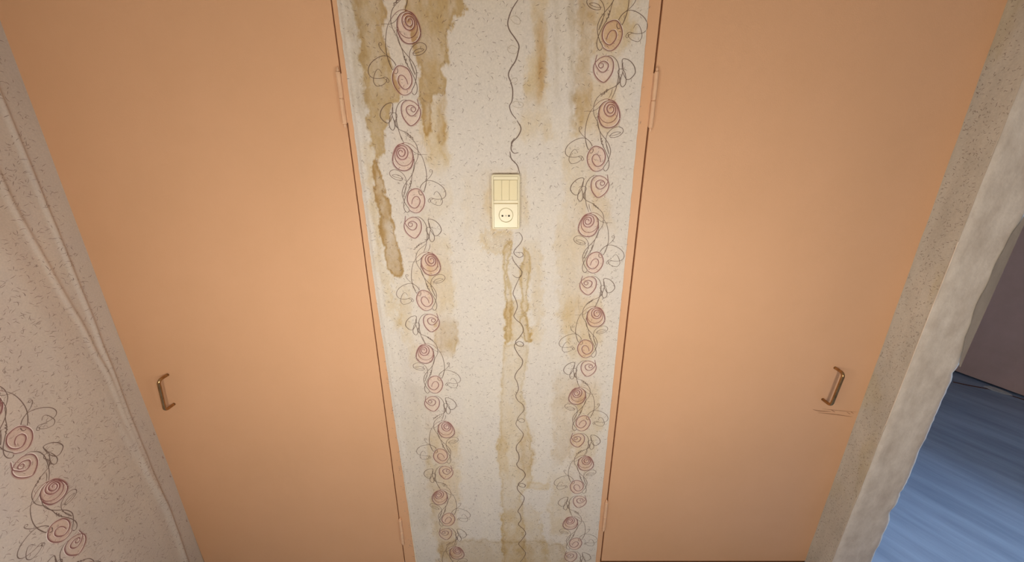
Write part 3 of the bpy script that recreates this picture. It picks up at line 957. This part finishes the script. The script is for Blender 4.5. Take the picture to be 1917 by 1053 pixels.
# ------------------------------------------------------------------ doors
def door(name, x_gap, x_out, frame_edge, hinge_z, hinge_x, handle, foot, scratches=None):
    """x_gap: hinge side of the leaf; x_out: side by the corner"""
    root = bpy.data.objects.new(name, None)
    COL.objects.link(root)
    ox = (x_gap + x_out) / 2
    root.location = (ox, 0, 0)
    struct(root)
    s = 1 if x_out > x_gap else -1
    # leaf
    bm = bmesh.new()
    a, b = sorted((x_gap + s * (.0046 if s > 0 else .0034), x_out - s * .002))
    box(bm, a - ox, b - ox, .0, .036, foot, 2.03, .0018, 2)
    if scratches:
        for pts, wd in scratches:
            Q = catmull([(x - ox, z) for x, z in pts], .002)
            T = np.gradient(Q, axis=0)
            T /= np.linalg.norm(T, axis=1, keepdims=True) + 1e-9
            pr = None
            for i, (q, t) in enumerate(zip(Q, T)):
                ww = wd * math.sin(math.pi * (i + .4) / len(Q)) ** .6 / 2
                v0 = bm.verts.new((q[0] - t[1] * ww, -.0003, q[1] + t[0] * ww))
                v1 = bm.verts.new((q[0] + t[1] * ww, -.0003, q[1] - t[0] * ww))
                if pr:
                    bm.faces.new((pr[0], v0, v1, pr[1])).material_index = 1
                pr = (v0, v1)
    leaf = bm_obj('door_leaf', bm, [M_paint, M_scr], root)
    # frame: jamb strip beside the paper, head, dark rebate behind the gap
    bm = bmesh.new()
    a, b = sorted((x_gap, frame_edge))
    box(bm, a - ox, b - ox, -.0008, .0740, -.02, 2.07, .0012, 2)
    a, b = sorted((x_gap, x_out))
    box(bm, a - ox, b - ox, -.0008, .0740, 2.035, 2.072, .0012, 2)
    n0 = len(bm.faces)
    a, b = sorted((x_gap + s * .0001, x_gap + s * .010))
    box(bm, a - ox, b - ox, .038, .072, -.02, 2.03)
    for f in list(bm.faces)[n0:]:
        f.material_index = 1
    bm_obj('door_frame', bm, [M_paint, M_gap], root)
    # hinges
    for (z0, z1), hx in zip(hinge_z, hinge_x):
        h = bmesh.new()
        zm = (z0 + z1) / 2
        g = .0011
        R = .0056
        for (za, zb) in ((z0, zm - g), (zm + g, z1)):
            tube(h, [(hx - ox, -.0052, za), (hx - ox, -.0052, za + .0015), (hx - ox, -.0052, zb - .0015), (hx - ox, -.0052, zb)],
                 [R * .8, R, R, R * .8], 16)
        tube(h, [(hx - ox, -.0052, zm - .003), (hx - ox, -.0052, zm + .003)], R * .72, 12)
        ho = bm_obj('hinge', h, M_hinge, root, False)
        lf = bmesh.new()
        box(lf, hx - ox - .0078, hx - ox + .0078, -.0012, .0006, z0 + .003, z1 - .003, .0004, 1)
        bm_obj('hinge_leaf', lf, M_hinge, ho)
        pn = bmesh.new()
        for (za, sg) in ((z0, -1), (z1, 1)):
            tube(pn, [(hx - ox, -.0052, za - sg * .002), (hx - ox, -.0052, za + sg * .003), (hx - ox, -.0052, za + sg * .006), (hx - ox, -.0052, za + sg * .010)],
                 [.0026, .0034, .0030, .0012], 10)
        bm_obj('hinge_pin', pn, M_hinge, ho)
    # bow handle
    (xt, zt), (xb, zb), prj = handle
    pts = []
    N = 8
    rc = .012
    def P(k): return Vector((xb - ox, 0, zb)).lerp(Vector((xt - ox, 0, zt)), k)
    Lh = math.hypot(xt - xb, zt - zb)
    ax = (P(1) - P(0)).normalized()
    pts.append(P(0) + Vector((0, .002, 0)))
    pts.append(P(0) + Vector((0, -.010, 0)))
    for i in range(N + 1):
        an = math.pi / 2 * i / N
        pts.append(P(0) + ax * (rc * (1 - math.cos(an))) + Vector((0, -(prj - rc) - rc * math.sin(an), 0)))
    for i in range(N + 1):
        an = math.pi / 2 * (1 - i / N)
        pts.append(P(1) - ax * (rc * (1 - math.cos(an))) + Vector((0, -(prj - rc) - rc * math.sin(an), 0)))
    pts.append(P(1) + Vector((0, -.010, 0)))
    pts.append(P(1) + Vector((0, .002, 0)))
    hb = bmesh.new()
    tube(hb, pts, .0047, 16)
    hd = bm_obj('door_handle', hb, M_brass, root, True)
    hd['label'] = 'aged brass bow handle'
    return root


GX_L, GX_R = -.4185, .3508
hl_t, hl_b = back(314, 702), back(326, 757)
hr_t, hr_b = back(1563, 689), back(1540, 748)
sc = [([back(*p) for p in ((1521, 767), (1535, 770), (1556, 771))], .0030),
      ([back(*p) for p in ((1538, 766), (1560, 768), (1590, 771), (1604, 772))], .0016),
      ([back(*p) for p in ((1530, 773), (1560, 776), (1596, 781))], .0026),
      ([back(*p) for p in ((1556, 768), (1563, 772))], .0022),
      ([back(*p) for p in ((1585, 772), (1592, 776))], .0018),
      ([back(*p) for p in ((1592, 771), (1598, 775))], .0016)]
door('door_1', GX_L, -1.2150, -.362, ((1.588, 1.7064), (.10, .222)), (-.4245, -.4150), (hl_t, hl_b, .034), -.0185)
door('door_2', GX_R, 1.1640, .311, ((1.5785, 1.7064), (.172, .311)), (.3565, .3490), (hr_t, hr_b, .034), -.0045, sc)
# pale peeled line where the paper lets go of the frame, low on the left; dark gap strip under the right door
bm = bmesh.new()
prev = None
for (px, py, wd) in ((755, 870, .0006), (759, 905, .0015), (765, 945, .0035), (770, 985, .0045), (776, 1025, .005), (781, 1060, .0055)):
    x, z = back(px, py)
    a = bm.verts.new((x - wd / 2, -.0032, max(z, -.019))); b = bm.verts.new((x + wd / 2, -.0045, max(z, -.019)))
    if prev:
        bm.faces.new((prev[0], prev[1], b, a))
    prev = (a, b)
r_ = bmesh.ops.extrude_face_region(bm, geom=list(bm.faces))
for v in [g for g in r_['geom'] if isinstance(g, bmesh.types.BMVert)]:
    v.co.y += .0022
struct(bm_obj('trim_1', bm, M_edge))
bm = bmesh.new()
box(bm, GX_R + .001, 1.157, .001, .034, -.0195, -.0060)
struct(bm_obj('gap_shade_strip', bm, M_gap))   # dark strip standing in for the shade in the gap under the right door

# ------------------------------------------------------------------ light switch and socket block
PX, PZ = -.0146, 1.3916
root = bpy.data.objects.new('switch_socket_unit', None)
COL.objects.link(root)
root.location = (PX, -.003, PZ)
root['label'] = 'yellowed ivory triple light switch over a round two-pin socket on the stained wallpaper'
root['category'] = 'light switch'
KX, KZ = .0765 / 360, .1466 / 705


def q(cx, cy): return (cx - 335) * KX, (537.5 - cy) * KZ


def rrect(x0, x1, z0, z1, r, n=6):
    pts = []
    for (cx, cz, a0) in ((x1 - r, z1 - r, 0), (x0 + r, z1 - r, 90), (x0 + r, z0 + r, 180), (x1 - r, z0 + r, 270)):
        for i in range(n + 1):
            a = math.radians(a0 + 90 * i / n)
            pts.append((cx + r * math.cos(a), cz + r * math.sin(a)))
    return pts


def loft(bm, rings, cap_last=True, cap_first=False):
    R = [[bm.verts.new((x, y, z)) for x, z in ring] for ring, y in rings]
    for a, b in zip(R, R[1:]):
        n = len(a)
        for i in range(n):
            bm.faces.new((a[i], a[(i + 1) % n], b[(i + 1) % n], b[i]))
    if cap_last:
        bm.faces.new(R[-1])
    if cap_first:
        bm.faces.new(R[0][::-1])
    return bm


x0, x1 = -.03825, .03825
z0, z1 = -.0733, .0733
ix0, iz1 = q(180, 211)
ix1, iz0 = q(491, 870)
bm = bmesh.new()
loft(bm, [(rrect(x0, x1, z0, z1, .006), .002), (rrect(x0, x1, z0, z1, .006), -.0060), (rrect(x0 + .0008, x1 - .0008, z0 + .0008, z1 - .0008, .0055), -.0085),
          (rrect(x0 + .003, x1 - .003, z0 + .003, z1 - .003, .004), -.0100), (rrect(ix0 - .001, ix1 + .001, iz0 - .001, iz1 + .001, .003), -.0100),
          (rrect(ix0, ix1, iz0, iz1, .0022), -.0092), (rrect(ix0, ix1, iz0, iz1, .0022), -.0060)])
bm_obj('cover_frame', bm, M_ivory, root, False)
# rocker surround (ring with the recess for the keys)
ax0, az1 = q(182, 214)
ax1, az0 = q(489, 543)
kx0, kz1 = q(186, 254)
kx1, kz0 = q(480, 511)
bm = bmesh.new()
loft(bm, [(rrect(ax0, ax1, az0, az1, .0016), -.0055), (rrect(ax0, ax1, az0, az1, .0016), -.0092), (rrect(ax0 + .0004, ax1 - .0004, az0 + .0006, az1 - .0006, .0014), -.0100),
          (rrect(kx0 - .0003, kx1 + .0003, kz0 - .0003, kz1 + .0003, .0004), -.0100), (rrect(kx0, kx1, kz0, kz1, .0004), -.0065)], False)
bm_obj('switch_surround', bm, M_ivory, root, False)
kw = (kx1 - kx0) / 3
for i in range(3):
    bm = bmesh.new()
    a = kx0 + kw * i + .00035
    b = kx0 + kw * (i + 1) - .00035
    # wedge: pressed in at the top, proud at the bottom
    top, bot = kz1 - .0007, kz0 + .0005
    V = [bm.verts.new(p) for p in ((a, -.006, bot), (b, -.006, bot), (b, -.006, top), (a, -.006, top),
                                   (a, -.0114, bot), (b, -.0114, bot), (b, -.0094, top), (a, -.0094, top))]
    for f in ((0, 1, 2, 3), (4, 7, 6, 5), (0, 4, 5, 1), (1, 5, 6, 2), (2, 6, 7, 3), (3, 7, 4, 0)):
        bm.faces.new([V[k] for k in f])
    bmesh.ops.bevel(bm, geom=list(bm.edges), offset=.0004, segments=2, profile=.5, affect='EDGES')
    k = bm_obj('switch_key', bm, M_key, root)
# socket face
sx0, sz1 = q(185, 556)
sx1, sz0 = q(487, 867)
cx, cz = q(337, 703)
RC = .0192
bm = bmesh.new()
n = 48
circ = lambda r, y: ([(cx + r * math.cos(math.radians(45) + 2 * math.pi * i / n), cz + r * math.sin(math.radians(45) + 2 * math.pi * i / n)) for i in range(n)], y)


def sq_ring(x0, x1, z0, z1, y):
    ring = []
    for i in range(n):
        a = math.radians(45) + 2 * math.pi * i / n
        dx, dz = math.cos(a), math.sin(a)
        m = max(abs(dx), abs(dz))
        ux, uz = dx / m, dz / m
        ring.append((cx + (ux * (x1 - cx) if ux > 0 else -ux * (x0 - cx)), cz + (uz * (z1 - cz) if uz > 0 else -uz * (z0 - cz))))
    return ring, y


loft(bm, [sq_ring(sx0, sx1, sz0, sz1, -.0055), sq_ring(sx0, sx1, sz0, sz1, -.0098), sq_ring(sx0 + .0004, sx1 - .0004, sz0 + .0004, sz1 - .0004, -.0104),
          circ(RC + .0012, -.0104), circ(RC + .0006, -.0110), circ(RC, -.0104), circ(RC - .0004, -.0072)], False)
bm_obj('socket_plate', bm, M_ivory, root, False)
bm = bmesh.new()
loft(bm, [circ(RC - .0006, -.0068), circ(RC - .0006, -.0090), circ(RC - .0012, -.0096)], True)
disc = bm_obj('socket_insert', bm, M_ivory, root)
for (hx_, hy_) in ((291, 712), (375, 712)):
    hx2, hz2 = q(hx_, hy_)
    bm = bmesh.new()
    rr = .0026
    cc_ = lambda r, y: ([(hx2 + r * math.cos(2 * math.pi * i / 20), hz2 + r * math.sin(2 * math.pi * i / 20)) for i in range(20)], y)
    loft(bm, [cc_(rr + .0006, -.0096), cc_(rr + .0004, -.0100), cc_(rr, -.0098)], True)
    for f in bm.faces:
        f.material_index = 1 if len(f.verts) > 4 else 0
    bm_obj('pin_hole', bm, [M_ivory, M_dark], disc)
sx, sz = q(335, 711)
bm = bmesh.new()
loft(bm, [([(sx + r * math.cos(2 * math.pi * i / 20), sz + r * math.sin(2 * math.pi * i / 20)) for i in range(20)], y) for r, y in ((.0021, -.0096), (.0020, -.0103), (.0014, -.0106))], True)
n0 = len(bm.faces)
box(bm, sx - .0012, sx + .0012, -.01068, -.0105, sz - .0002, sz + .0002)
for f in list(bm.faces)[n0:]:
    f.material_index = 1
bm_obj('screw', bm, [M_screw, M_dark], disc)

# ------------------------------------------------------------------ scrap by the far wall
a, b, e = ray(1882, 727)
t = -(CH + .02) / e
fx, fy = a * t, -CD + b * t
bm = bmesh.new()
r = random.Random(2)
ring = []
for (dx, dy) in ((-.045, .10), (.0, .085), (.03, .03), (.035, -.05), (.01, -.12), (-.03, -.06), (-.05, .02)):
    ring.append((dx, dy))
ring = [(x * .8, y * .55) for x, y in ring]
lo = [bm.verts.new((x, y, .001)) for x, y in ring]
hi = [bm.verts.new((x * .9, y * .9, .007 + .003 * r.random())) for x, y in ring]
bm.faces.new(lo[::-1])
top = bm.verts.new((0, 0, .013))
for i in range(len(ring)):
    j = (i + 1) % len(ring)
    bm.faces.new((lo[i], lo[j], hi[j], hi[i]))
    bm.faces.new((hi[i], hi[j], top))
o = bm_obj('paper_scrap', bm, M_scrap)
o.location = (fx - .09, fy - .03, -.02)
o.rotation_euler = (0, 0, math.radians(12))
o['label'] = 'pale torn scrap on the floor at the foot of the dark far wall'
o['category'] = 'scrap'
